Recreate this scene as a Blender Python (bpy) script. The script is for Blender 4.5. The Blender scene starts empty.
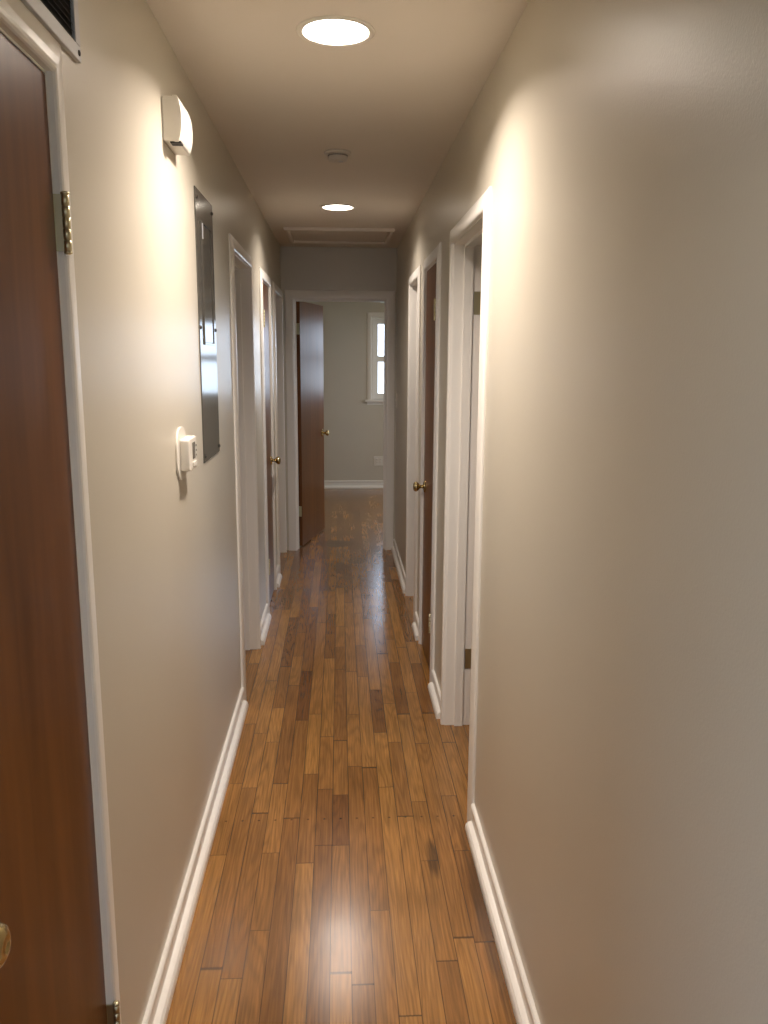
import bpy, math, random
from mathutils import Vector, Matrix

S = bpy.context.scene
C = S.collection
R = math.radians
random.seed(3)

# ------------------------------------------------------------------ camera
cam_d = bpy.data.cameras.new('camera')
cam = bpy.data.objects.new('camera', cam_d); C.objects.link(cam)
FPX = 824.2
cam_d.sensor_fit = 'VERTICAL'; cam_d.sensor_height = 24.0
cam_d.lens = FPX / 1024 * 24.0
cam_d.clip_start = 0.02
YAW, PIT, ROL = 0.0538, -0.1875, 0.0056
fw = Vector((math.sin(YAW)*math.cos(PIT), math.cos(YAW)*math.cos(PIT), math.sin(PIT)))
r0 = Vector((math.cos(YAW), -math.sin(YAW), 0)); u0 = r0.cross(fw)
rr = r0*math.cos(ROL) + u0*math.sin(ROL); uu = -r0*math.sin(ROL) + u0*math.cos(ROL)
cam.matrix_world = Matrix(((rr.x, uu.x, -fw.x, 0.4613), (rr.y, uu.y, -fw.y, 0), (rr.z, uu.z, -fw.z, 1.6058), (0, 0, 0, 1)))
S.camera = cam

# ------------------------------------------------------------------ sky, exposure
SKY = 8.0
LAMP_W = 24.5
LAMP_COL = (1.0, 0.865, 0.77)
w = bpy.data.worlds.new('sky'); S.world = w; w.use_nodes = True
nt = w.node_tree; bg = nt.nodes['Background']
tcw = nt.nodes.new('ShaderNodeTexCoord'); sep = nt.nodes.new('ShaderNodeSeparateXYZ')
rampw = nt.nodes.new('ShaderNodeValToRGB')
nt.links.new(tcw.outputs['Generated'], sep.inputs[0])
mr = nt.nodes.new('ShaderNodeMapRange'); mr.inputs[1].default_value = -0.3; mr.inputs[2].default_value = 0.6
nt.links.new(sep.outputs[2], mr.inputs[0]); nt.links.new(mr.outputs[0], rampw.inputs[0])
e = rampw.color_ramp.elements
e[0].color = (0.20, 0.27, 0.20, 1); e[1].color = (0.60, 0.76, 1.0, 1)
m_ = rampw.color_ramp.elements.new(0.36); m_.color = (0.68, 0.81, 1.0, 1)
nt.links.new(rampw.outputs[0], bg.inputs[0]); bg.inputs[1].default_value = SKY

S.view_settings.view_transform = 'Standard'; S.view_settings.look = 'None'
S.view_settings.exposure = 0.0; S.view_settings.gamma = 1.0
S.view_settings.use_curve_mapping = False
try:
    S.cycles.diffuse_bounces = 7; S.cycles.max_bounces = 12; S.cycles.caustics_reflective = False
    S.cycles.sample_clamp_indirect = 6
except Exception:
    pass

# ------------------------------------------------------------------ dimensions
W = 0.917; H = 2.44; D = 6.753; T = 0.115
TH = 2.04                      # clear door height
LEFT = [(0.82, 1.43), (3.692, 4.385), (5.005, 5.565), (5.965, 6.672)]
RIGHT = [(2.642, 3.39), (3.875, 4.43), (4.805, 5.385)]
END = [(0.102, 0.832)]
YB = -0.9                      # the right wall ends and the front room opens here
YL = 0.62                      # the left wall starts here
Y1 = 10.043                    # far room's window wall

# ------------------------------------------------------------------ materials
def node_mat(name):
    m = bpy.data.materials.new(name); m.use_nodes = True
    n = m.node_tree.nodes; l = m.node_tree.links
    return m, n, l, n['Principled BSDF']

def paint(name, col, rough, bump=0.0, scale=220, mottle=0.03):
    m, n, l, p = node_mat(name)
    tc = n.new('ShaderNodeTexCoord')
    a = n.new('ShaderNodeTexNoise'); a.inputs['Scale'].default_value = 3.0; a.inputs['Detail'].default_value = 4
    l.new(tc.outputs['Object'], a.inputs['Vector'])
    mx = n.new('ShaderNodeMix'); mx.data_type = 'RGBA'
    mx.inputs[6].default_value = (*[c*(1-mottle) for c in col], 1); mx.inputs[7].default_value = (*[min(1, c*(1+mottle)) for c in col], 1)
    l.new(a.outputs['Fac'], mx.inputs[0]); l.new(mx.outputs[2], p.inputs['Base Color'])
    p.inputs['Roughness'].default_value = rough
    if bump:
        b = n.new('ShaderNodeTexNoise'); b.inputs['Scale'].default_value = scale; b.inputs['Detail'].default_value = 2
        l.new(tc.outputs['Object'], b.inputs['Vector'])
        bp = n.new('ShaderNodeBump'); bp.inputs['Strength'].default_value = bump; bp.inputs['Distance'].default_value = 0.001
        l.new(b.outputs['Fac'], bp.inputs['Height']); l.new(bp.outputs[0], p.inputs['Normal'])
    return m

M = {}
M['wall'] = paint('satin greige wall paint', (0.54, 0.503, 0.418), 0.31, 0.25, 260)
M['ceiling'] = paint('flat ceiling paint', (0.68, 0.63, 0.56), 0.85, 0.2, 300)
M['trim'] = paint('white gloss trim paint', (0.80, 0.78, 0.73), 0.28, 0.05, 60, 0.02)
M['white'] = paint('white moulded plastic', (0.70, 0.67, 0.60), 0.35)
M['aged'] = paint('aged ivory plastic', (0.56, 0.52, 0.46), 0.45)
M['dark'] = paint('dark cavity', (0.012, 0.011, 0.010), 0.7)
M['screen'] = paint('grey display', (0.16, 0.15, 0.13), 0.2)
M['vent'] = paint('grey painted vent metal', (0.50, 0.50, 0.52), 0.35)

def metal(name, col, rough, scale=30):
    m, n, l, p = node_mat(name)
    p.inputs['Base Color'].default_value = (*col, 1); p.inputs['Metallic'].default_value = 1
    tc = n.new('ShaderNodeTexCoord'); a = n.new('ShaderNodeTexNoise'); a.inputs['Scale'].default_value = scale
    l.new(tc.outputs['Object'], a.inputs['Vector'])
    r = n.new('ShaderNodeMapRange'); r.inputs[3].default_value = rough*0.7; r.inputs[4].default_value = rough*1.3
    l.new(a.outputs['Fac'], r.inputs[0]); l.new(r.outputs[0], p.inputs['Roughness'])
    return m
M['brass'] = metal('polished brass', (0.55, 0.44, 0.22), 0.24)
M['hinge'] = metal('dull brass', (0.56, 0.50, 0.32), 0.38)
M['screw'] = metal('dark screw metal', (0.08, 0.075, 0.07), 0.4)

def panel_mat():
    m, n, l, p = node_mat('dark grey panel enamel')
    p.inputs['Base Color'].default_value = (0.080, 0.075, 0.064, 1)
    p.inputs['Metallic'].default_value = 0.0; p.inputs['Specular IOR Level'].default_value = 0.3
    p.inputs['Roughness'].default_value = 0.13
    p.inputs['IOR'].default_value = 1.17
    tc = n.new('ShaderNodeTexCoord'); a = n.new('ShaderNodeTexNoise'); a.inputs['Scale'].default_value = 5
    l.new(tc.outputs['Object'], a.inputs['Vector'])
    bp = n.new('ShaderNodeBump'); bp.inputs['Strength'].default_value = 0.10; bp.inputs['Distance'].default_value = 0.002
    l.new(a.outputs['Fac'], bp.inputs['Height']); l.new(bp.outputs[0], p.inputs['Normal'])
    return m
M['panel'] = panel_mat()

def glass_mat():
    m = bpy.data.materials.new('window glass'); m.use_nodes = True
    n = m.node_tree.nodes; l = m.node_tree.links; n.remove(n['Principled BSDF'])
    o = n['Material Output']; t = n.new('ShaderNodeBsdfTransparent'); g = n.new('ShaderNodeBsdfGlossy')
    g.inputs['Roughness'].default_value = 0.02
    f = n.new('ShaderNodeFresnel'); f.inputs[0].default_value = 1.45
    mx = n.new('ShaderNodeMixShader'); l.new(f.outputs[0], mx.inputs[0]); l.new(t.outputs[0], mx.inputs[1]); l.new(g.outputs[0], mx.inputs[2])
    l.new(mx.outputs[0], o.inputs['Surface'])
    return m
M['glass'] = glass_mat()

def emit(name, col, s):
    m, n, l, p = node_mat(name)
    p.inputs['Base Color'].default_value = (0.9, 0.9, 0.85, 1)
    p.inputs['Emission Color'].default_value = (*col, 1); p.inputs['Emission Strength'].default_value = s
    return m
M['lens'] = emit('lit lamp diffuser', (1.0, 0.9, 0.78), 24.0)

M['dome'] = emit('added dome lamp glow', (1.0, 0.80, 0.56), 4.0)  # glow for the lamp added in the far room

def wood_door():
    m, n, l, p = node_mat('stained birch door veneer')
    tc = n.new('ShaderNodeTexCoord')
    mp = n.new('ShaderNodeMapping'); mp.inputs['Scale'].default_value = (26, 26, 1.6)
    l.new(tc.outputs['Object'], mp.inputs[0])
    a = n.new('ShaderNodeTexNoise'); a.inputs['Scale'].default_value = 1.0; a.inputs['Detail'].default_value = 7; a.inputs['Distortion'].default_value = 0.6
    l.new(mp.outputs[0], a.inputs['Vector'])
    mp2 = n.new('ShaderNodeMapping'); mp2.inputs['Scale'].default_value = (5, 5, 0.5); l.new(tc.outputs['Object'], mp2.inputs[0])
    b = n.new('ShaderNodeTexNoise'); b.inputs['Scale'].default_value = 1.0; b.inputs['Detail'].default_value = 3
    l.new(mp2.outputs[0], b.inputs['Vector'])
    ad = n.new('ShaderNodeMath'); ad.operation = 'MULTIPLY_ADD'; ad.inputs[1].default_value = 0.5
    l.new(a.outputs['Fac'], ad.inputs[0])
    hb = n.new('ShaderNodeMath'); hb.operation = 'MULTIPLY'; hb.inputs[1].default_value = 0.5; l.new(b.outputs['Fac'], hb.inputs[0]); l.new(hb.outputs[0], ad.inputs[2])
    rp = n.new('ShaderNodeValToRGB'); rp.color_ramp.elements[0].position = 0.32; rp.color_ramp.elements[1].position = 0.68
    rp.color_ramp.elements[0].color = (0.082, 0.027, 0.006, 1); rp.color_ramp.elements[1].color = (0.165, 0.062, 0.016, 1)
    l.new(ad.outputs[0], rp.inputs[0]); l.new(rp.outputs[0], p.inputs['Base Color'])
    p.inputs['Roughness'].default_value = 0.30; p.inputs['Specular IOR Level'].default_value = 0.22
    bp = n.new('ShaderNodeBump'); bp.inputs['Strength'].default_value = 0.12; bp.inputs['Distance'].default_value = 0.0008
    l.new(a.outputs['Fac'], bp.inputs['Height']); l.new(bp.outputs[0], p.inputs['Normal'])
    return m
M['door'] = wood_door()

def floor_mat():
    m, n, l, p = node_mat('oak strip flooring')
    def math_(op, a, b=None, c=None):
        k = n.new('ShaderNodeMath'); k.operation = op
        for i, v in enumerate((a, b, c)):
            if v is None: continue
            if isinstance(v, (int, float)): k.inputs[i].default_value = v
            else: l.new(v, k.inputs[i])
        return k.outputs[0]
    tc = n.new('ShaderNodeTexCoord'); sp = n.new('ShaderNodeSeparateXYZ'); l.new(tc.outputs['Object'], sp.inputs[0])
    X, Y = sp.outputs[0], sp.outputs[1]
    SW = 0.0573
    xs = math_('DIVIDE', math_('ADD', X, 10.0), SW)
    si = math_('FLOOR', xs); sf = math_('FRACT', xs)
    wn = n.new('ShaderNodeTexWhiteNoise'); wn.noise_dimensions = '1D'; l.new(si, wn.inputs['W'])
    L = math_('MULTIPLY_ADD', wn.outputs['Value'], 0.50, 0.50)
    wn2 = n.new('ShaderNodeTexWhiteNoise'); wn2.noise_dimensions = '1D'; l.new(math_('ADD', si, 91.3), wn2.inputs['W'])
    # lengths vary along a strip: warp the run before cutting it into boards
    off = math_('MULTIPLY', wn2.outputs['Value'], 41.0)
    run = math_('DIVIDE', math_('ADD', Y, 20.0), L)
    run = math_('ADD', run, off)
    warp = math_('MULTIPLY', math_('SINE', math_('MULTIPLY', run, 1.9)), 0.33)
    run = math_('ADD', run, warp)
    pi = math_('FLOOR', run); pf = math_('FRACT', run)
    cv = n.new('ShaderNodeCombineXYZ'); l.new(si, cv.inputs[0]); l.new(pi, cv.inputs[1])
    wp = n.new('ShaderNodeTexWhiteNoise'); wp.noise_dimensions = '3D'; l.new(cv.outputs[0], wp.inputs['Vector'])
    rnd = wp.outputs['Value']
    # grain
    gv = n.new('ShaderNodeCombineXYZ')
    l.new(math_('MULTIPLY', X, 130.0), gv.inputs[0]); l.new(math_('MULTIPLY', Y, 5.0), gv.inputs[1]); l.new(math_('MULTIPLY', rnd, 53.0), gv.inputs[2])
    g = n.new('ShaderNodeTexNoise'); g.inputs['Scale'].default_value = 1; g.inputs['Detail'].default_value = 6; g.inputs['Roughness'].default_value = 0.62; g.inputs['Distortion'].default_value = 0.9
    l.new(gv.outputs[0], g.inputs['Vector'])
    wv_v = n.new('ShaderNodeCombineXYZ')
    l.new(math_('MULTIPLY', X, 22.0), wv_v.inputs[0]); l.new(math_('MULTIPLY', Y, 1.6), wv_v.inputs[1]); l.new(math_('MULTIPLY', rnd, 31.0), wv_v.inputs[2])
    wv = n.new('ShaderNodeTexWave'); wv.inputs['Scale'].default_value = 1.3; wv.inputs['Distortion'].default_value = 9; wv.inputs['Detail'].default_value = 3; wv.inputs['Detail Scale'].default_value = 1.2
    l.new(wv_v.outputs[0], wv.inputs['Vector'])
    rp = n.new('ShaderNodeValToRGB'); cr = rp.color_ramp
    cols = [(0.0, (0.155, 0.064, 0.016)), (0.10, (0.200, 0.088, 0.022)), (0.5, (0.255, 0.117, 0.030)), (0.8, (0.300, 0.142, 0.036)), (1.0, (0.350, 0.172, 0.045))]
    cr.elements[0].color = (*cols[0][1], 1); cr.elements[1].color = (*cols[-1][1], 1)
    for pos, c in cols[1:-1]:
        q = cr.elements.new(pos); q.color = (*c, 1)
    l.new(rnd, rp.inputs[0])
    gr = n.new('ShaderNodeMapRange'); gr.inputs[1].default_value = 0.3; gr.inputs[2].default_value = 0.7; gr.inputs[3].default_value = 0.72; gr.inputs[4].default_value = 1.22
    l.new(g.outputs['Fac'], gr.inputs[0])
    wr = n.new('ShaderNodeMapRange'); wr.inputs[3].default_value = 0.88; wr.inputs[4].default_value = 1.06; l.new(wv.outputs['Fac'], wr.inputs[0])
    big = n.new('ShaderNodeTexNoise'); big.inputs['Scale'].default_value = 2.2; big.inputs['Detail'].default_value = 3; l.new(tc.outputs['Object'], big.inputs['Vector'])
    br = n.new('ShaderNodeMapRange'); br.inputs[1].default_value = 0.3; br.inputs[2].default_value = 0.7; br.inputs[3].default_value = 0.82; br.inputs[4].default_value = 1.12; l.new(big.outputs['Fac'], br.inputs[0])
    cvv = n.new('ShaderNodeCombineXYZ')
    l.new(math_('MULTIPLY', X, 11.0), cvv.inputs[0]); l.new(math_('MULTIPLY', Y, 0.9), cvv.inputs[1]); l.new(math_('MULTIPLY', rnd, 77.0), cvv.inputs[2])
    cn = n.new('ShaderNodeTexNoise'); cn.inputs['Scale'].default_value = 1; cn.inputs['Detail'].default_value = 1.5; l.new(cvv.outputs[0], cn.inputs['Vector'])
    cath = math_('SINE', math_('MULTIPLY', cn.outputs['Fac'], 95.0))
    cath = math_('MULTIPLY_ADD', math_('POWER', math_('MULTIPLY_ADD', cath, 0.5, 0.5), 2.0), -0.22, 1.08)
    fac = math_('MULTIPLY', math_('MULTIPLY', math_('MULTIPLY', gr.outputs[0], wr.outputs[0]), br.outputs[0]), cath)
    # gaps between strips and at board ends
    dx = math_('MULTIPLY', math_('MINIMUM', sf, math_('SUBTRACT', 1.0, sf)), SW)
    dy = math_('MULTIPLY', math_('MINIMUM', pf, math_('SUBTRACT', 1.0, pf)), L)
    sx = n.new('ShaderNodeMapRange'); sx.interpolation_type = 'SMOOTHSTEP'; sx.inputs[1].default_value = 0.0004; sx.inputs[2].default_value = 0.0021; sx.inputs[3].default_value = 0.30; sx.inputs[4].default_value = 1; l.new(dx, sx.inputs[0])
    sy = n.new('ShaderNodeMapRange'); sy.interpolation_type = 'SMOOTHSTEP'; sy.inputs[1].default_value = 0.0006; sy.inputs[2].default_value = 0.0030; sy.inputs[3].default_value = 0.30; sy.inputs[4].default_value = 1; l.new(dy, sy.inputs[0])
    gap = math_('MULTIPLY', sx.outputs[0], sy.outputs[0])
    # dark worn stains
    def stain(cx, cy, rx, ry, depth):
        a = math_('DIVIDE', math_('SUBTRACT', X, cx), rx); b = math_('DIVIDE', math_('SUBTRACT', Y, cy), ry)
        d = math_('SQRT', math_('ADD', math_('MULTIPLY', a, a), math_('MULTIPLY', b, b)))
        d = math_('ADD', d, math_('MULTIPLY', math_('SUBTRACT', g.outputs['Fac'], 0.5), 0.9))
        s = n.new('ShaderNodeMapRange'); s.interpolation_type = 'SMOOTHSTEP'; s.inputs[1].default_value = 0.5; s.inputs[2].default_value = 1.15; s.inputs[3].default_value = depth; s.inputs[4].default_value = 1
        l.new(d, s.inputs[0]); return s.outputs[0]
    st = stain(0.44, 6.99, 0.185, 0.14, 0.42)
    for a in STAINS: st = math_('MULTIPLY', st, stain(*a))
    # row of face nails across the boards
    nx = math_('SUBTRACT', sf, 0.5); nx = math_('MULTIPLY', nx, SW)
    ny = math_('SUBTRACT', Y, NAIL_Y)
    nd = math_('SQRT', math_('ADD', math_('MULTIPLY', nx, nx), math_('MULTIPLY', ny, ny)))
    ns = n.new('ShaderNodeMapRange'); ns.inputs[1].default_value = 0.003; ns.inputs[2].default_value = 0.0055; ns.inputs[3].default_value = 0.35; ns.inputs[4].default_value = 1; l.new(nd, ns.inputs[0])
    fac = math_('MULTIPLY', math_('MULTIPLY', math_('MULTIPLY', fac, gap), st), ns.outputs[0])
    cc = n.new('ShaderNodeMix'); cc.data_type = 'RGBA'; cc.blend_type = 'MULTIPLY'; cc.inputs[0].default_value = 1
    cb = n.new('ShaderNodeCombineColor')
    for i in range(3): l.new(fac, cb.inputs[i])
    l.new(rp.outputs[0], cc.inputs[6]); l.new(cb.outputs[0], cc.inputs[7]); l.new(cc.outputs[2], p.inputs['Base Color'])
    rg = n.new('ShaderNodeMapRange'); rg.inputs[1].default_value = 0.3; rg.inputs[2].default_value = 0.7; rg.inputs[3].default_value = 0.19; rg.inputs[4].default_value = 0.26
    l.new(big.outputs['Fac'], rg.inputs[0]); l.new(rg.outputs[0], p.inputs['Roughness'])
    un = n.new('ShaderNodeTexNoise'); un.inputs['Scale'].default_value = 9.0; un.inputs['Detail'].default_value = 1.0; l.new(tc.outputs['Object'], un.inputs['Vector'])
    hgt = math_('ADD', un.outputs['Fac'], math_('MULTIPLY', rnd, 0.0))
    bp = n.new('ShaderNodeBump'); bp.inputs['Strength'].default_value = 0.25; bp.inputs['Distance'].default_value = 0.0010
    l.new(hgt, bp.inputs['Height']); l.new(bp.outputs[0], p.inputs['Normal'])
    p.inputs['Coat Weight'].default_value = 0.22; p.inputs['Coat Roughness'].default_value = 0.21
    return m
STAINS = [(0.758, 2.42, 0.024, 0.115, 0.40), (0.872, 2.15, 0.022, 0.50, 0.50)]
NAIL_Y = 2.66
M['floor'] = floor_mat()

# ------------------------------------------------------------------ mesh helpers
class MB:
    def __init__(s): s.v = []; s.f = []; s.sm = []
    def quad(s, *p, smooth=False):
        i = len(s.v); s.v += [tuple(q) for q in p]; s.f.append(tuple(range(i, i+len(p)))); s.sm.append(smooth)
    def box(s, a, b):
        x0, y0, z0 = [min(a[i], b[i]) for i in range(3)]; x1, y1, z1 = [max(a[i], b[i]) for i in range(3)]
        i = len(s.v)
        s.v += [(x0,y0,z0),(x1,y0,z0),(x1,y1,z0),(x0,y1,z0),(x0,y0,z1),(x1,y0,z1),(x1,y1,z1),(x0,y1,z1)]
        for f in ((0,3,2,1),(4,5,6,7),(0,1,5,4),(1,2,6,5),(2,3,7,6),(3,0,4,7)):
            s.f.append(tuple(i+k for k in f)); s.sm.append(False)
        return s
    def prism(s, pts, fn, h0, h1, smooth=False):
        """pts: 2-D loop; fn(u, v, h) -> 3-D point"""
        n = len(pts); i = len(s.v)
        s.v += [fn(u, v, h0) for u, v in pts] + [fn(u, v, h1) for u, v in pts]
        s.f.append(tuple(i+k for k in range(n))[::-1]); s.sm.append(False)
        s.f.append(tuple(i+n+k for k in range(n))); s.sm.append(False)
        for k in range(n):
            j = (k+1) % n
            s.f.append((i+k, i+j, i+n+j, i+n+k)); s.sm.append(smooth)
        return s
    def lathe(s, prof, n=32, mat=None, cap0=True, cap1=True):
        """prof: (radius, height) list about local z; mat places it"""
        mat = mat or Matrix()
        i = len(s.v); m = len(prof)
        for r, h in prof:
            for k in range(n):
                a = 2*math.pi*k/n
                s.v.append(tuple(mat @ Vector((r*math.cos(a), r*math.sin(a), h))))
        for a in range(m-1):
            for k in range(n):
                j = (k+1) % n
                s.f.append((i+a*n+k, i+a*n+j, i+(a+1)*n+j, i+(a+1)*n+k)); s.sm.append(True)
        if cap0: s.f.append(tuple(i+k for k in range(n))[::-1]); s.sm.append(False)
        if cap1: s.f.append(tuple(i+(m-1)*n+k for k in range(n))); s.sm.append(False)
        return s
    def build(s, name, mat, parent=None, bevel=0, fix=True):
        me = bpy.data.meshes.new(name); me.from_pydata(s.v, [], s.f); me.update()
        for p, k in zip(me.polygons, s.sm): p.use_smooth = k
        if fix:
            import bmesh
            bm = bmesh.new(); bm.from_mesh(me); bmesh.ops.recalc_face_normals(bm, faces=bm.faces); bm.to_mesh(me); bm.free()
        me.materials.append(M[mat])
        o = bpy.data.objects.new(name, me); C.objects.link(o)
        if parent: o.parent = parent
        if bevel:
            b = o.modifiers.new('edge', 'BEVEL'); b.width = bevel; b.segments = 2; b.limit_method = 'ANGLE'; b.angle_limit = R(40)
        return o

def tag(o, label=None, cat=None, group=None, kind=None):
    if label: o['label'] = label
    if cat: o['category'] = cat
    if group: o['group'] = group
    if kind: o['kind'] = kind
    return o
def empty(name, loc, rz=0):
    o = bpy.data.objects.new(name, None); C.objects.link(o); o.location = loc; o.rotation_euler = (0, 0, rz)
    o.empty_display_size = 0.1
    return o
def struct(o, label, cat): return tag(o, label, cat, kind='structure')

# ------------------------------------------------------------------ walls
def wall_run(mb, axis, p0, p1, a0, a1, openings, rough=0.018, top=TH):
    """wall between planes p0,p1 of the axis, running a0..a1, with door openings"""
    def bx(u0, u1, z0, z1):
        if axis == 'x': mb.box((p0, u0, z0), (p1, u1, z1))
        else: mb.box((u0, p0, z0), (u1, p1, z1))
    cur = a0
    for o0, o1 in openings:
        bx(cur, o0-rough, 0, H); bx(o0-rough, o1+rough, top+rough, H); cur = o1+rough
    bx(cur, a1, 0, H)
def wall_window(mb, axis, p0, p1, a0, a1, win):
    u0, u1, z0, z1 = win
    def bx(a, b, c, d):
        if axis == 'x': mb.box((p0, a, c), (p1, b, d))
        else: mb.box((a, p0, c), (b, p1, d))
    bx(a0, u0, 0, H); bx(u1, a1, 0, H); bx(u0, u1, 0, z0); bx(u0, u1, z1, H)

XL, XR = -3.3, 3.9
mb = MB(); wall_run(mb, 'x', -T, 0, YL, D+T, LEFT)
struct(mb.build('wall_left', 'wall'), 'long greige hallway wall on the left with chime, panel and thermostat', 'wall')
mb = MB(); wall_run(mb, 'x', W, W+T, YB, D+T, RIGHT)
struct(mb.build('wall_right', 'wall'), 'long bare greige hallway wall on the right', 'wall')
mb = MB(); wall_run(mb, 'y', D, D+T, 0, W, END)
struct(mb.build('wall_end', 'wall'), 'greige wall above and beside the doorway closing the hallway', 'wall')

WIN_FAR = (0.85, 1.78, 1.08, 2.05)
mb = MB(); wall_window(mb, 'y', Y1, Y1+0.18, -0.55, XR+0.15, WIN_FAR)
struct(mb.build('wall_far_room', 'wall'), 'greige window wall of the room beyond the hallway', 'wall')
mb = MB(); mb.box((-0.55, D+T, 0), (-0.43, Y1, H))
struct(mb.build('wall_far_room_left', 'wall'), 'left wall of the room beyond the hallway', 'wall')

WIN_R1 = (2.35, 3.45, 0.95, 2.05); WIN_R3 = (5.0, 6.1, 0.95, 2.05); WIN_F2 = (7.5, 9.4, 0.75, 2.1); WIN_B2 = (-4.0, -1.7, 0.7, 2.1)
mb = MB()
wall_window(mb, 'x', XR, XR+0.15, 0.5, 3.62, WIN_R1)
wall_window(mb, 'x', XR, XR+0.15, 3.62, D+T, WIN_R3)
wall_window(mb, 'x', XR, XR+0.15, D+T, Y1, WIN_F2); mb.box((XR, YB, 0), (XR+0.15, 0.5, H))
struct(mb.build('wall_outside_right', 'wall'), 'outside wall of the rooms right of the hallway', 'wall')
mb = MB()
mb.box((W+T, 0.5, 0), (XR, 0.6, H)); mb.box((W+T, 3.56, 0), (XR, 3.66, H)); mb.box((W+T, 4.60, 0), (XR, 4.70, H))
mb.box((1.75, 3.66, 0), (1.83, 4.60, H)); mb.box((W+T, D, 0), (XR, D+T, H))
struct(mb.build('wall_partitions_right', 'wall'), 'inner partitions of the rooms right of the hallway', 'wall')
WIN_L2 = (3.35, 4.35, 1.15, 2.05)
mb = MB()
wall_window(mb, 'x', XL-0.15, XL, 2.6, 4.85, WIN_L2)
mb.box((XL-0.15, 4.85, 0), (XL, D+T, H))
mb.box((XL, 2.5, 0), (-T, 2.6, H)); mb.box((XL, 4.78, 0), (-T, 4.88, H)); mb.box((XL, 5.72, 0), (-T, 5.82, H)); mb.box((XL, D, 0), (-T, D+T, H))
mb.box((-0.85, 4.88, 0), (-0.78, 5.72, H))
mb.box((-0.85, 0.70, 0), (-0.78, 1.62, H));  mb.box((-0.78, 1.55, 0), (-T, 1.62, H))
struct(mb.build('wall_partitions_left', 'wall'), 'inner partitions of the rooms left of the hallway', 'wall')
# the front room behind the camera
WIN_B = (-0.6, 1.6, 0.8, 2.1); WIN_LF = (-1.9, 0.25, 0.6, 2.15)
mb = MB()
wall_window(mb, 'y', -4.75, -4.6, XL, XR, WIN_B)
wall_window(mb, 'x', XL-0.15, XL, -4.75, YL+.08, WIN_LF); mb.box((XL, YL, 0), (-T, YL+0.08, H))
wall_window(mb, 'x', XR, XR+0.15, -4.75, YB, WIN_B2)
mb.box((W+T, YB, 0), (XR, YB+0.1, H))
struct(mb.build('wall_front_room', 'wall'), 'walls of the front room behind the viewer', 'wall')

mb = MB(); mb.box((XL-0.15, -4.75, -0.12), (XR+0.15, Y1+0.18, 0))
struct(mb.build('floor', 'floor'), 'narrow oak strip floor running down the hallway', 'floor')

# ceiling with round holes for the recessed lamps
LX = 0.455; LY = [-0.25, 2.36, 4.97]; LR = 0.098
mb = MB()
hs = 0.14
def flat(x0, y0, x1, y1): mb.quad((x0, y0, H), (x0, y1, H), (x1, y1, H), (x1, y0, H))
flat(XL-0.15, -4.75, LX-hs, Y1+0.18); flat(LX+hs, -4.75, XR+0.15, Y1+0.18)
cur = -4.75
for ly in LY:
    flat(LX-hs, cur, LX+hs, ly-hs); cur = ly+hs
    n = 48
    for k in range(n):
        a, b = 2*math.pi*k/n, 2*math.pi*(k+1)/n
        def sq(t):
            m = max(abs(math.cos(t)), abs(math.sin(t))); return (LX+hs*math.cos(t)/m, ly+hs*math.sin(t)/m, H)
        def ci(t): return (LX+LR*math.cos(t), ly+LR*math.sin(t), H)
        mb.quad(ci(a), ci(b), sq(b), sq(a))
flat(LX-hs, cur, LX+hs, Y1+0.18)
mb.box((XL-0.15, -4.75, H+0.14), (XR+0.15, Y1+0.18, H+0.2))
struct(mb.build('ceiling', 'ceiling', fix=False), 'flat beige hallway ceiling with two round recessed lamps', 'ceiling')

# ------------------------------------------------------------------ baseboards
BP = [(0, .094), (.009, .0935), (.0125, .089), (.013, .082), (.011, .075), (.0075, .069), (.0075, .030), (.014, .0285), (.022, .026), (.0275, .019), (.030, .009), (.030, 0), (0, 0)]
def base(mb, axis, plane, sgn, a0, a1):
    if axis == 'x': mb.prism(BP, lambda u, v, h: (plane+sgn*u, h, v), a0, a1)
    else: mb.prism(BP, lambda u, v, h: (h, plane+sgn*u, v), a0, a1)
CW = 0.064
def gaps(a0, a1, ops):
    out = []; c = a0
    for o0, o1 in ops: out.append((c, o0-CW)); c = o1+CW
    out.append((c, a1)); return [(p, q) for p, q in out if q-p > 0.02]
mb = MB()
for p, q in gaps(YL, D, LEFT): base(mb, 'x', 0, 1, p, q)
struct(mb.build('baseboard_left', 'trim'), 'white baseboard with shoe moulding along the left hallway wall', 'baseboard')
mb = MB()
for p, q in gaps(YB, D, RIGHT): base(mb, 'x', W, -1, p, q)
struct(mb.build('baseboard_right', 'trim'), 'white baseboard with shoe moulding along the right hallway wall', 'baseboard')
mb = MB(); base(mb, 'y', Y1, -1, -0.43, XR)
struct(mb.build('baseboard_far_room', 'trim'), 'white baseboard under the window of the room beyond', 'baseboard')

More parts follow.
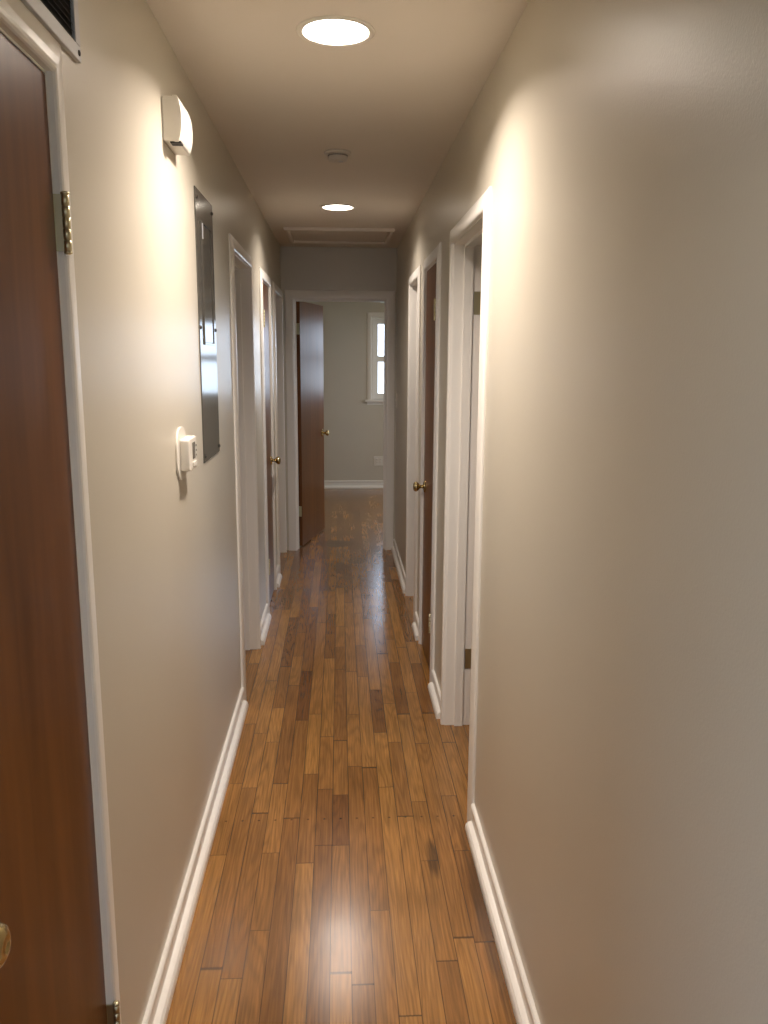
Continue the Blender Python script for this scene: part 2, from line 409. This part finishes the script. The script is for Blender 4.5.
# ------------------------------------------------------------------ door casings and jambs
CP = [(0.004, 0), (.004, .010), (.006, .0135), (.010, .0155), (.016, .0160), (.030, .0152), (.044, .0128), (.054, .0105), (.060, .0085), (.063, .0060), (CW, .0025), (CW, 0)]
def frame_ring(mb, prof, axis, plane, sgn, a0, a1, zt, z0=0.0, closed=False):
    def P(u, h, z): return (plane+sgn*h, u, z) if axis == 'x' else (u, plane+sgn*h, z)
    rows = []
    for w_, t_ in prof:
        if closed: rows.append([P(a0-w_, t_, z0-w_), P(a0-w_, t_, zt+w_), P(a1+w_, t_, zt+w_), P(a1+w_, t_, z0-w_)])
        else: rows.append([P(a0-w_, t_, z0), P(a0-w_, t_, zt+w_), P(a1+w_, t_, zt+w_), P(a1+w_, t_, z0)])
    for r1, r2 in zip(rows, rows[1:]):
        for k in range(4 if closed else 3):
            j = (k+1) % 4
            mb.quad(r1[k], r1[j], r2[j], r2[k])
    if not closed:
        mb.quad(*[r[0] for r in rows]); mb.quad(*[r[3] for r in rows])
def doorway(mb, axis, p_hall, sgn, a0, a1, stop_at, prof=CP):
    """p_hall: wall plane on the hall side, sgn: direction from the wall into the hall; jamb reaches through the wall"""
    frame_ring(mb, prof, axis, p_hall, sgn, a0, a1, TH)
    frame_ring(mb, prof, axis, p_hall-sgn*T, -sgn, a0, a1, TH)
    def bx(u0, u1, h0, h1, z0, z1):
        q0, q1 = p_hall-sgn*h0, p_hall-sgn*h1
        if axis == 'x': mb.box((q0, u0, z0), (q1, u1, z1))
        else: mb.box((u0, q0, z0), (u1, q1, z1))
    j = 0.018
    bx(a0-j, a0, 0, T, 0, TH+j); bx(a1, a1+j, 0, T, 0, TH+j); bx(a0, a1, 0, T, TH, TH+j)
    s0, s1 = stop_at
    t = 0.011
    bx(a0, a0+t, s0, s1, 0, TH); bx(a1-t, a1, s0, s1, 0, TH); bx(a0+t, a1-t, s0, s1, TH-t, TH)
HALLDOOR = (0.039, 0.072)      # stop for doors hung flush with the hall
ROOMDOOR = (0.042, T-0.037)    # stop for doors hung on the room side
spec = [
 ('x', 0, 1, LEFT[0], HALLDOOR, 'greenish white casing round the nearest wood door on the left'),
 ('x', 0, 1, LEFT[1], ROOMDOOR, 'white casing of the open doorway just past the thermostat'),
 ('x', 0, 1, LEFT[2], HALLDOOR, 'white casing round the closed wood door far down the left wall'),
 ('x', 0, 1, LEFT[3], ROOMDOOR, 'white casing of the last left doorway against the end wall'),
 ('x', W, -1, RIGHT[0], ROOMDOOR, 'cream white casing of the nearest open doorway on the right'),
 ('x', W, -1, RIGHT[1], HALLDOOR, 'white casing round the closed wood door on the right'),
 ('x', W, -1, RIGHT[2], ROOMDOOR, 'white casing of the farthest open doorway on the right'),
]
k = 0
for axis, pl, sg, (a0, a1), st, lab in spec:
    k += 1; mb = MB(); doorway(mb, axis, pl, sg, a0, a1, st)
    struct(mb.build('trim_%d' % k, 'trim'), lab, 'door casing')
mb = MB(); doorway(mb, 'y', D, -1, END[0][0], END[0][1], ROOMDOOR, [(u*1.13, v) for u, v in CP])
struct(mb.build('trim_8', 'trim'), 'white casing of the doorway at the far end of the hallway', 'door casing')

# ------------------------------------------------------------------ doors
def hinge(parent, z, s, jamb_angle=None):
    """butt hinge at the pivot; knuckle stands proud of the front face, leaf on the slab's edge"""
    hb = MB(); n = 5; hh = 0.089
    prof = []
    for i in range(n):
        z0 = z-hh/2+i*hh/n; z1 = z0+hh/n
        prof += [(.0045, z0+.0004), (.0062, z0+.0012), (.0062, z1-.0012), (.0045, z1-.0004)]
    prof = [(.003, z-hh/2-.005), (.0068, z-hh/2-.003), (.0068, z-hh/2)] + prof + [(.0068, z+hh/2), (.0068, z+hh/2+.003), (.003, z+hh/2+.005)]
    hb.lathe(prof, 16, Matrix.Translation((-0.003, -s*.0170, 0)))
    hb.box((-.0025, -s*.0165, z-hh/2), (-.0005, s*.002, z+hh/2)); hb.box((-.0005, 0, z-hh/2), (.0016, s*.030, z+hh/2))          # leaf let into the slab's edge
    for zz in (-.028, 0, .028):
        hb.lathe([(.003, -.0003), (.003, .0005), (.001, .0009)], 10, Matrix.Translation((-.0005, s*.018, z+zz)) @ Matrix.Rotation(-math.pi/2, 4, 'Y'))
    if jamb_angle is not None:                                           # leaf on the jamb of an open door
        ca, sa = math.cos(jamb_angle), math.sin(jamb_angle)
        m = Matrix.Rotation(jamb_angle, 4, 'Z')
        jb = MB(); jb.box((-.0030, -s*.004, z-hh/2), (-.0012, s*.031, z+hh/2))
        for zz in (-.028, 0, .028):
            jb.lathe([(.003, -.0016), (.003, -.0008), (.001, -.0004)], 10, Matrix.Translation((0, s*.018, z+zz)) @ Matrix.Rotation(math.pi/2, 4, 'Y'))
        base_i = len(hb.v)
        hb.v += [tuple(m @ Vector(q)) for q in jb.v]; hb.f += [tuple(base_i+i for i in f) for f in jb.f]; hb.sm += jb.sm
    return hb.build('hinge', 'hinge', parent)

def knob(parent, x, z, s, side, y_face):
    """side +1: stands out in local +y from y_face"""
    m = Matrix.Translation((x, y_face, z)) @ Matrix.Rotation(-math.pi/2*side, 4, 'X')
    ro = MB().lathe([(.032, 0), (.032, .003), (.029, .006), (.022, .008), (.016, .0095), (.013, .0100)], 36, m).build('rosette', 'brass', None)
    kb = MB().lathe([(.0105, .009), (.0095, .018), (.0095, .026), (.013, .030), (.021, .036), (.0265, .044), (.027, .051), (.0235, .058), (.016, .062), (.008, .0635), (.0065, .062), (.002, .0615)], 36, m)
    o = kb.build('door_knob', 'brass', parent)
    ro.parent = o
    return o

def door(num, label, pivot, width, rot_closed, swing, s, hinges=True):
    """pivot at the hinge, local +x runs across the slab, slab fills local y 0..s*0.035 behind its hinge-side face"""
    d = empty('door_%d' % num, (pivot[0], pivot[1], 0), rot_closed+swing)
    struct(d, label, 'door')
    mb = MB(); mb.box((0.002, 0, 0.012), (width-0.002, s*0.035, TH-0.003))
    sl = mb.build('door_slab', 'door', d, bevel=0.0015)
    for z in (0.31, 1.815):
        hinge(d, z, s, (-swing if abs(swing) > .01 else None))
    knob(d, width-0.065, 0.915, s, -1 if s > 0 else 1, 0)
    knob(d, width-0.065, 0.915, s, 1 if s > 0 else -1, s*0.035)
    lt = MB(); lt.box((width-0.0025, s*.006, .915-.028), (width-.0012, s*.030, .915+.028)); lt.box((width-.002, s*.012, .907), (width+.0005, s*.024, .923))
    lt.build('latch_plate', 'brass', d)
    return d
a, b = LEFT[0]; door(1, 'dark brown wood door nearest on the left, cut by the photo edge', (0.001, b-0.001), b-a-.002, -R(90), 0, -1)
a, b = LEFT[2]; door(2, 'closed brown wood door far down the left wall with brass knob', (0.001, a+0.001), b-a-.002, R(90), 0, 1)
a, b = RIGHT[1]; door(3, 'closed dark brown wood door on the right wall with brass knob', (W-0.001, a+0.001), b-a-.002, R(90), 0, -1)
a, b = END[0]; door(4, 'brown wood door standing open in the doorway at the hallway end', (a+.004, D+T), b-a-.006, 0, R(76), -1)
a, b = RIGHT[0]; door(5, 'brown wood door swung open inside the nearest right room', (W+T, b-.004), b-a-.006, -R(90), R(94), -1)
a, b = RIGHT[2]; door(6, 'brown wood door swung open inside the farthest right room', (W+T, b-.004), b-a-.006, -R(90), R(94), -1)
a, b = LEFT[1]; door(7, 'brown wood door swung open inside the room past the thermostat', (-T, a+.004), b-a-.006, R(90), R(94), -1)
a, b = LEFT[3]; door(8, 'brown wood door swung open inside the last room on the left', (-T, a+.004), b-a-.006, R(90), R(94), -1)

# ------------------------------------------------------------------ windows
def window(num, label, axis, inner, sgn, win, T_=0.18):
    """inner: room-side wall plane; sgn: direction from wall into the room"""
    u0, u1, z0, z1 = win
    d = empty('window_%d' % num, ((inner, (u0+u1)/2, z0) if axis == 'x' else ((u0+u1)/2, inner, z0)))
    ox, oy, oz = d.location
    struct(d, label, 'window')
    def put(mb, name, mat):
        mb.v = [(x-ox, y-oy, z-oz) for x, y, z in mb.v]; return mb.build(name, mat, d)
    def bx(mb, a, b, h0, h1, c, e_):
        q0, q1 = inner-sgn*h0, inner-sgn*h1
        if axis == 'x': mb.box((q0, a, c), (q1, b, e_))
        else: mb.box((a, q0, c), (b, q1, e_))
    mb = MB(); pr = [(u*.95, v) for u, v in CP]
    frame_ring(mb, pr, axis, inner, sgn, u0, u1, z1, z0)
    put(mb, 'window_casing', 'trim')
    mb = MB(); bx(mb, u0-.085, u1+.085, -.045, 0.04, z0-.022, z0); put(mb, 'sill', 'trim')
    mb = MB(); bx(mb, u0-.06, u1+.06, -.014, 0, z0-.058, z0-.022); put(mb, 'apron', 'trim')
    mb = MB(); j = .02
    bx(mb, u0, u0+j, 0, T_-.01, z0, z1); bx(mb, u1-j, u1, 0, T_-.01, z0, z1); bx(mb, u0+j, u1-j, 0, T_-.01, z1-j, z1); bx(mb, u0+j, u1-j, .04, T_-.01, z0, z0+j)
    put(mb, 'window_frame', 'trim')
    zm = (z0+z1)/2
    for nm, za, zb, h in (('lower_sash', z0+j, zm+.018, .055), ('upper_sash', zm-.018, z1-j, .095)):
        mb = MB(); st = .054
        bx(mb, u0+j, u0+j+st, h, h+.035, za, zb); bx(mb, u1-j-st, u1-j, h, h+.035, za, zb)
        bx(mb, u0+j+st, u1-j-st, h, h+.035, za, za+st); bx(mb, u0+j+st, u1-j-st, h, h+.035, zb-st, zb)
        so = put(mb, nm, 'trim')
        g = MB(); bx(g, u0+j+st, u1-j-st, h+.015, h+.019, za+st, zb-st)
        g.v = [(x-ox, y-oy, z-oz) for x, y, z in g.v]; g.build('pane', 'glass', so)
    lk = MB(); mid = (u0+u1)/2; bx(lk, mid-.03, mid+.03, .035, .056, zm+.018, zm+.03); put(lk, 'sash_lock', 'brass')
    # sky portal: tells the renderer where daylight enters
    ld = bpy.data.lights.new('sky_portal', 'AREA'); ld.shape = 'RECTANGLE'; ld.size = u1-u0; ld.size_y = z1-z0
    ld.cycles.is_portal = True
    lo = bpy.data.objects.new('sky_portal', ld); C.objects.link(lo); lo.parent = d
    dirv = Vector((sgn, 0, 0)) if axis == 'x' else Vector((0, sgn, 0))
    lo.rotation_euler = dirv.to_track_quat('-Z', 'Z').to_euler()
    lo.location = -dirv*(T_+.01) + Vector((0, 0, (z1-z0)/2))
    return d
window(1, 'white double-hung window in the far room, half hidden by the casing', 'y', Y1, -1, WIN_FAR)
window(2, 'double-hung window of the nearest right room', 'x', XR, -1, WIN_R1, .15)
window(3, 'double-hung window of the farthest right room', 'x', XR, -1, WIN_R3, .15)
window(4, 'double-hung window of the room past the thermostat', 'x', XL, 1, WIN_L2, .15)
window(5, 'wide double-hung window of the front room behind the viewer', 'y', -4.6, 1, WIN_B, .15)

window(6, 'added unseen double-hung window brightening the far room from its side wall', 'x', XR, -1, WIN_F2, .15)  # unseen window added to bring more light into the far room
window(7, 'added unseen double-hung side window of the front room, brightening the near hallway wall', 'x', XR, -1, WIN_B2, .15)  # extra unseen opening, put in to lighten the near right wall
window(8, 'wide double-hung window left of the viewer in the front room', 'x', XL, 1, WIN_LF, .15)

# ------------------------------------------------------------------ recessed lamps
def lamp(y, label, power=1.0):
    t = empty('ceiling_light', (LX, y, H)); tag(t, label, 'ceiling light', 'round recessed lamps in the hallway ceiling')
    MB().lathe([(.101, .002), (.1035, 0), (.1030, -.0025), (.099, -.0045), (.090, -.0050), (.0865, -.0035), (.0855, 0), (.0850, .004)], 64, cap0=False, cap1=False).build('trim_ring', 'white', t)
    MB().lathe([(.0850, .004), (.084, .010), (.084, .016)], 64, cap0=False, cap1=False).build('baffle', 'white', t)
    MB().lathe([(.084, .012), (.070, .0110), (.04, .0105), (.001, .010)], 64, cap0=False).build('lens', 'lens', t)
    MB().lathe([(.098, .002), (.098, .10)], 32, cap0=False).build('housing', 'vent', t)
    ld = bpy.data.lights.new('lamp_light', 'AREA'); ld.shape = 'DISK'; ld.size = 0.158; ld.energy = LAMP_W*power; ld.color = LAMP_COL
    ld.spread = R(142)
    lo = bpy.data.objects.new('lamp_light', ld); C.objects.link(lo); lo.parent = t; lo.location = (0, 0, .006)
lamp(LY[1], 'large bright round recessed lamp, nearer one in the hallway ceiling')
lamp(LY[2], 'small looking round recessed lamp beyond the smoke detector', 0.45)
lamp(LY[0], 'added unseen recessed lamp behind the viewer, brightening the near ceiling and walls', 0.38)  # unseen third lamp, added to lift the near ceiling and upper walls

# unseen dome lamp, added to brighten and warm the far room
t = empty('ceiling_light', (1.9, 8.2, H)); tag(t, 'added unseen dome lamp brightening and warming the room beyond the hallway', 'ceiling light')
MB().lathe([(.17, 0), (.172, -.010), (.165, -.022), (.15, -.024)], 48).build('added_lamp_base', 'vent', t)
MB().lathe([(.15, -.022), (.145, -.045), (.125, -.070), (.09, -.088), (.045, -.098), (.002, -.100)], 48, cap0=False).build('added_lamp_dome', 'dome', t)
ld = bpy.data.lights.new('lamp_light', 'AREA'); ld.shape = 'DISK'; ld.size = 0.28; ld.energy = 19; ld.color = (1.0, 0.80, 0.56)
lo = bpy.data.objects.new('lamp_light', ld); C.objects.link(lo); lo.parent = t; lo.location = (0, 0, -.104)

# smoke detector
t = empty('smoke_detector', (0.457, 3.67, H)); tag(t, 'small round white smoke detector on the ceiling between the two lamps', 'smoke detector')
MB().lathe([(.055, 0), (.057, -.003), (.055, -.008), (.051, -.010)], 48).build('mounting_base', 'aged', t)
MB().lathe([(.040, -.009), (.041, -.026), (.038, -.033), (.030, -.037), (.018, -.038), (.002, -.0382)], 48).build('cover', 'aged', t)
sl = MB()
for k in range(24):
    a = 2*math.pi*k/24; m = Matrix.Rotation(a, 4, 'Z')
    s_ = MB().box((.0395, -.0030, -.018), (.0415, .0030, -.014)); i = len(sl.v)
    sl.v += [tuple(m @ Vector(q)) for q in s_.v]; sl.f += [tuple(i+x for x in f) for f in s_.f]; sl.sm += s_.sm
sl.build('sensing_slots', 'dark', t)
MB().lathe([(.009, -.0385), (.009, -.041), (.007, -.0418)], 24, Matrix.Translation((.012, -.012, 0))).build('test_button', 'vent', t)

# attic hatch
t = empty('attic_hatch', (0.463, 6.08, H)); tag(t, 'wide flat attic hatch with moulded trim in the ceiling before the end wall', 'attic hatch')
hx, hy = .335, .30
fp = [(0, 0), (0, -.012), (.008, -.020), (.024, -.021), (.034, -.017), (.036, 0)]
mb = MB(); rows = []
for u, v in fp: rows.append([(-hx-u, -hy-u, v), (-hx-u, hy+u, v), (hx+u, hy+u, v), (hx+u, -hy-u, v)])
for r1, r2 in zip(rows, rows[1:]):
    for k_ in range(4): mb.quad(r1[k_], r1[(k_+1) % 4], r2[(k_+1) % 4], r2[k_])
mb.build('hatch_frame', 'ceiling', t)
mb = MB(); mb.box((-hx+.003, -hy+.003, -.005), (hx-.003, hy-.003, -.001)); mb.build('hatch_panel', 'ceiling', t, bevel=.001)

# ------------------------------------------------------------------ return air grille above door_1
gy0, gy1, gz0, gz1 = 0.86, 1.606, 2.110, 2.40
t = empty('return_air_grille', (0, (gy0+gy1)/2, gz0)); tag(t, 'grey metal return air grille above the nearest left door', 'air vent')
def loc(mb): 
    ox, oy, oz = t.location
    mb.v = [(x-ox, y-oy, z-oz) for x, y, z in mb.v]; return mb
fr = MB(); fwid = .026
for a0, a1, c0, c1 in ((gy0, gy1, gz0, gz0+fwid), (gy0, gy1, gz1-fwid, gz1), (gy0, gy0+fwid, gz0+fwid, gz1-fwid), (gy1-fwid, gy1, gz0+fwid, gz1-fwid)):
    fr.box((0, a0, c0), (.008, a1, c1))
loc(fr).build('grille_frame', 'vent', t, bevel=.0015)
bk = MB().box((.0005, gy0+fwid, gz0+fwid), (.0015, gy1-fwid, gz1-fwid)); loc(bk).build('filter_backing', 'dark', t)
sl = MB(); z = gz0+fwid+.006
while z < gz1-fwid-.006:
    sl.quad((.0070, gy0+fwid, z-.0045), (.0070, gy1-fwid, z-.0045), (.002, gy1-fwid, z+.0035), (.002, gy0+fwid, z+.0035)); z += .011
loc(sl).build('louvres', 'dark', t)
for y_ in (1.11, 1.365):
    b_ = MB().box((.001, y_-.004, gz0+fwid), (.0075, y_+.004, gz1-fwid)); loc(b_).build('divider', 'vent', t)
for y_ in (gy0+.013, gy1-.013):
    for z_ in (gz0+.013, gz1-.013):
        s_ = MB().lathe([(.005, 0), (.005, .0015), (.002, .0028)], 14, Matrix.Translation((.008, y_, z_)) @ Matrix.Rotation(math.pi/2, 4, 'Y')); loc(s_).build('screw', 'screw', t)

# ------------------------------------------------------------------ door chime
cy0, cy1, cz0, cz1 = 2.334, 2.497, 2.157, 2.268
t = empty('door_chime', (0, (cy0+cy1)/2, (cz0+cz1)/2)); tag(t, 'white box door chime with bulging front high on the left wall', 'door chime')
hw, hh = (cy1-cy0)/2, (cz1-cz0)/2
bk = MB().box((0, -hw, -hh), (.041, hw, hh)); bk.build('side_shell', 'white', t, bevel=.004)
cv = MB(); NU, NV = 14, 14
def cp(i, j):
    u = -1+2*i/NU; v = -1+2*j/NV
    d_ = .040+.013*(1-abs(v)**2.6)*(1-.2*u*u)+.003*(1-max(abs(u), abs(v))**8)
    return (d_, u*hw*1.01, v*hh*1.02)
for i in range(NU):
    for j in range(NV): cv.quad(cp(i, j), cp(i+1, j), cp(i+1, j+1), cp(i, j+1), smooth=True)
for i in range(NU):
    for j_ in (0, NV):
        a_, b_ = cp(i, j_), cp(i+1, j_); cv.quad(a_, b_, (.030, b_[1], b_[2]), (.030, a_[1], a_[2]))
    for i_ in (0, NV):
        a_, b_ = cp(i_, i), cp(i_, i+1); cv.quad(a_, b_, (.030, b_[1], b_[2]), (.030, a_[1], a_[2]))
o = cv.build('front_cover', 'white', t)
import bmesh
bm = bmesh.new(); bm.from_mesh(o.data); bmesh.ops.remove_doubles(bm, verts=bm.verts, dist=1e-5); bmesh.ops.recalc_face_normals(bm, faces=bm.faces); bm.to_mesh(o.data); bm.free()
MB().box((.018, -hw+.006, -hh-.0035), (.046, -hw+.040, -hh+.001)).build('sound_slot', 'dark', t)

# ------------------------------------------------------------------ breaker panel cover
py0, py1, pz0, pz1 = 2.795, 3.155, 1.245, 2.134
t = empty('breaker_panel', (0, (py0+py1)/2, pz0)); tag(t, 'tall dark grey glossy breaker panel cover on the left wall', 'electrical panel')
pw = (py1-py0)/2; ph = pz1-pz0
MB().box((0, -pw, 0), (.004, pw, ph)).build('cover_plate', 'panel', t, bevel=.0012)
dw0, dw1, dz0, dz1 = -.095, .105, .40, .79
fr = MB()
for q in ((dw0-.006, dw1+.006, dz0-.006, dz0), (dw0-.006, dw1+.006, dz1, dz1+.006), (dw0-.006, dw0, dz0, dz1), (dw1, dw1+.006, dz0, dz1)):
    fr.box((.004, q[0], q[2]), (.0085, q[1], q[3]))
fr.build('door_surround', 'panel', t, bevel=.0006)
dr = MB().box((.004, dw0+.002, dz0+.002), (.0056, dw1-.002, dz1-.002)).build('panel_door', 'panel', t, bevel=.0008)
MB().box((.0056, dw0+.012, dz0+.34), (.0085, dw0+.024, dz0+.39)).build('door_latch', 'vent', dr, bevel=.001)
for y_ in (-pw+.018, pw-.012):
    for z_ in (.022, ph*.505, ph-.03):
        MB().lathe([(.0065, .004), (.0065, .006), (.003, .0085), (.001, .0087)], 16, Matrix.Translation((0, y_, z_)) @ Matrix.Rotation(math.pi/2, 4, 'Y')).build('screw', 'screw', t)

# ------------------------------------------------------------------ thermostat
t = empty('thermostat', (0, 2.405, 1.325)); tag(t, 'small white box thermostat on a rounded wall plate beside the panel', 'thermostat')
pts = []
def rrect(hw_, hh_, r, n=10):
    out = []
    for cx_, cy_, a0 in ((hw_-r, hh_-r, 0), (-hw_+r, hh_-r, 90), (-hw_+r, -hh_+r, 180), (hw_-r, -hh_+r, 270)):
        for k_ in range(n+1):
            a = R(a0+90*k_/n); out.append((cx_+r*math.cos(a), cy_+r*math.sin(a)))
    return out
MB().prism(rrect(.074, .076, .062), lambda u, v, h: (h, u-.004, v), 0, .006, True).build('wall_plate', 'white', t, bevel=.0015)
MB().prism(rrect(.058, .047, .010), lambda u, v, h: (h, u+.014, v-.002), .006, .034, True).build('body', 'white', t, bevel=.004)
MB().box((.0338, .000, -.018), (.0346, .046, .030)).build('display', 'screen', t)
MB().prism(rrect(.024, .007, .004, 4), lambda u, v, h: (h, u+.024, v-.033), .034, .037).build('button_bar', 'white', t, bevel=.001)
for k_ in range(3):
    MB().box((.034, .056, .014-.014*k_), (.0356, .063, .020-.014*k_)).build('side_button', 'screen', t)

# ------------------------------------------------------------------ light switch and outlet
t = empty('light_switch', (W, 6.600, 1.255)); tag(t, 'small white light switch plate on the right wall near the end doorway', 'light switch')
MB().box((-.006, -.035, -.057), (0, .035, .057)).build('switch_plate', 'white', t, bevel=.002)
MB().box((-.014, -.005, -.002), (-.006, .005, .014)).build('toggle', 'white', t, bevel=.001)
for z_ in (-.03, .03): MB().lathe([(.003, 0), (.003, .001), (.001, .0015)], 10, Matrix.Translation((-.006, 0, z_)) @ Matrix.Rotation(-math.pi/2, 4, 'Y')).build('screw', 'vent', t)
t = empty('wall_outlet', (0.955, Y1, 0.335)); tag(t, 'white double outlet plate low on the far room wall below the window', 'outlet')
MB().box((-.082, -.006, -.057), (.082, 0, .057)).build('outlet_plate', 'white', t, bevel=.002)
for x_ in (-.046, 0, .046):
    r_ = MB().box((x_-.017, -.009, -.034), (x_+.017, -.006, .034)).build('receptacle', 'white', t, bevel=.0015)
    for z_ in (-.018, .018):
        for q in (-.006, .006):
            MB().box((x_+q-.001, -.0095, z_-.004), (x_+q+.001, -.0088, z_+.005)).build('slot', 'dark', r_)
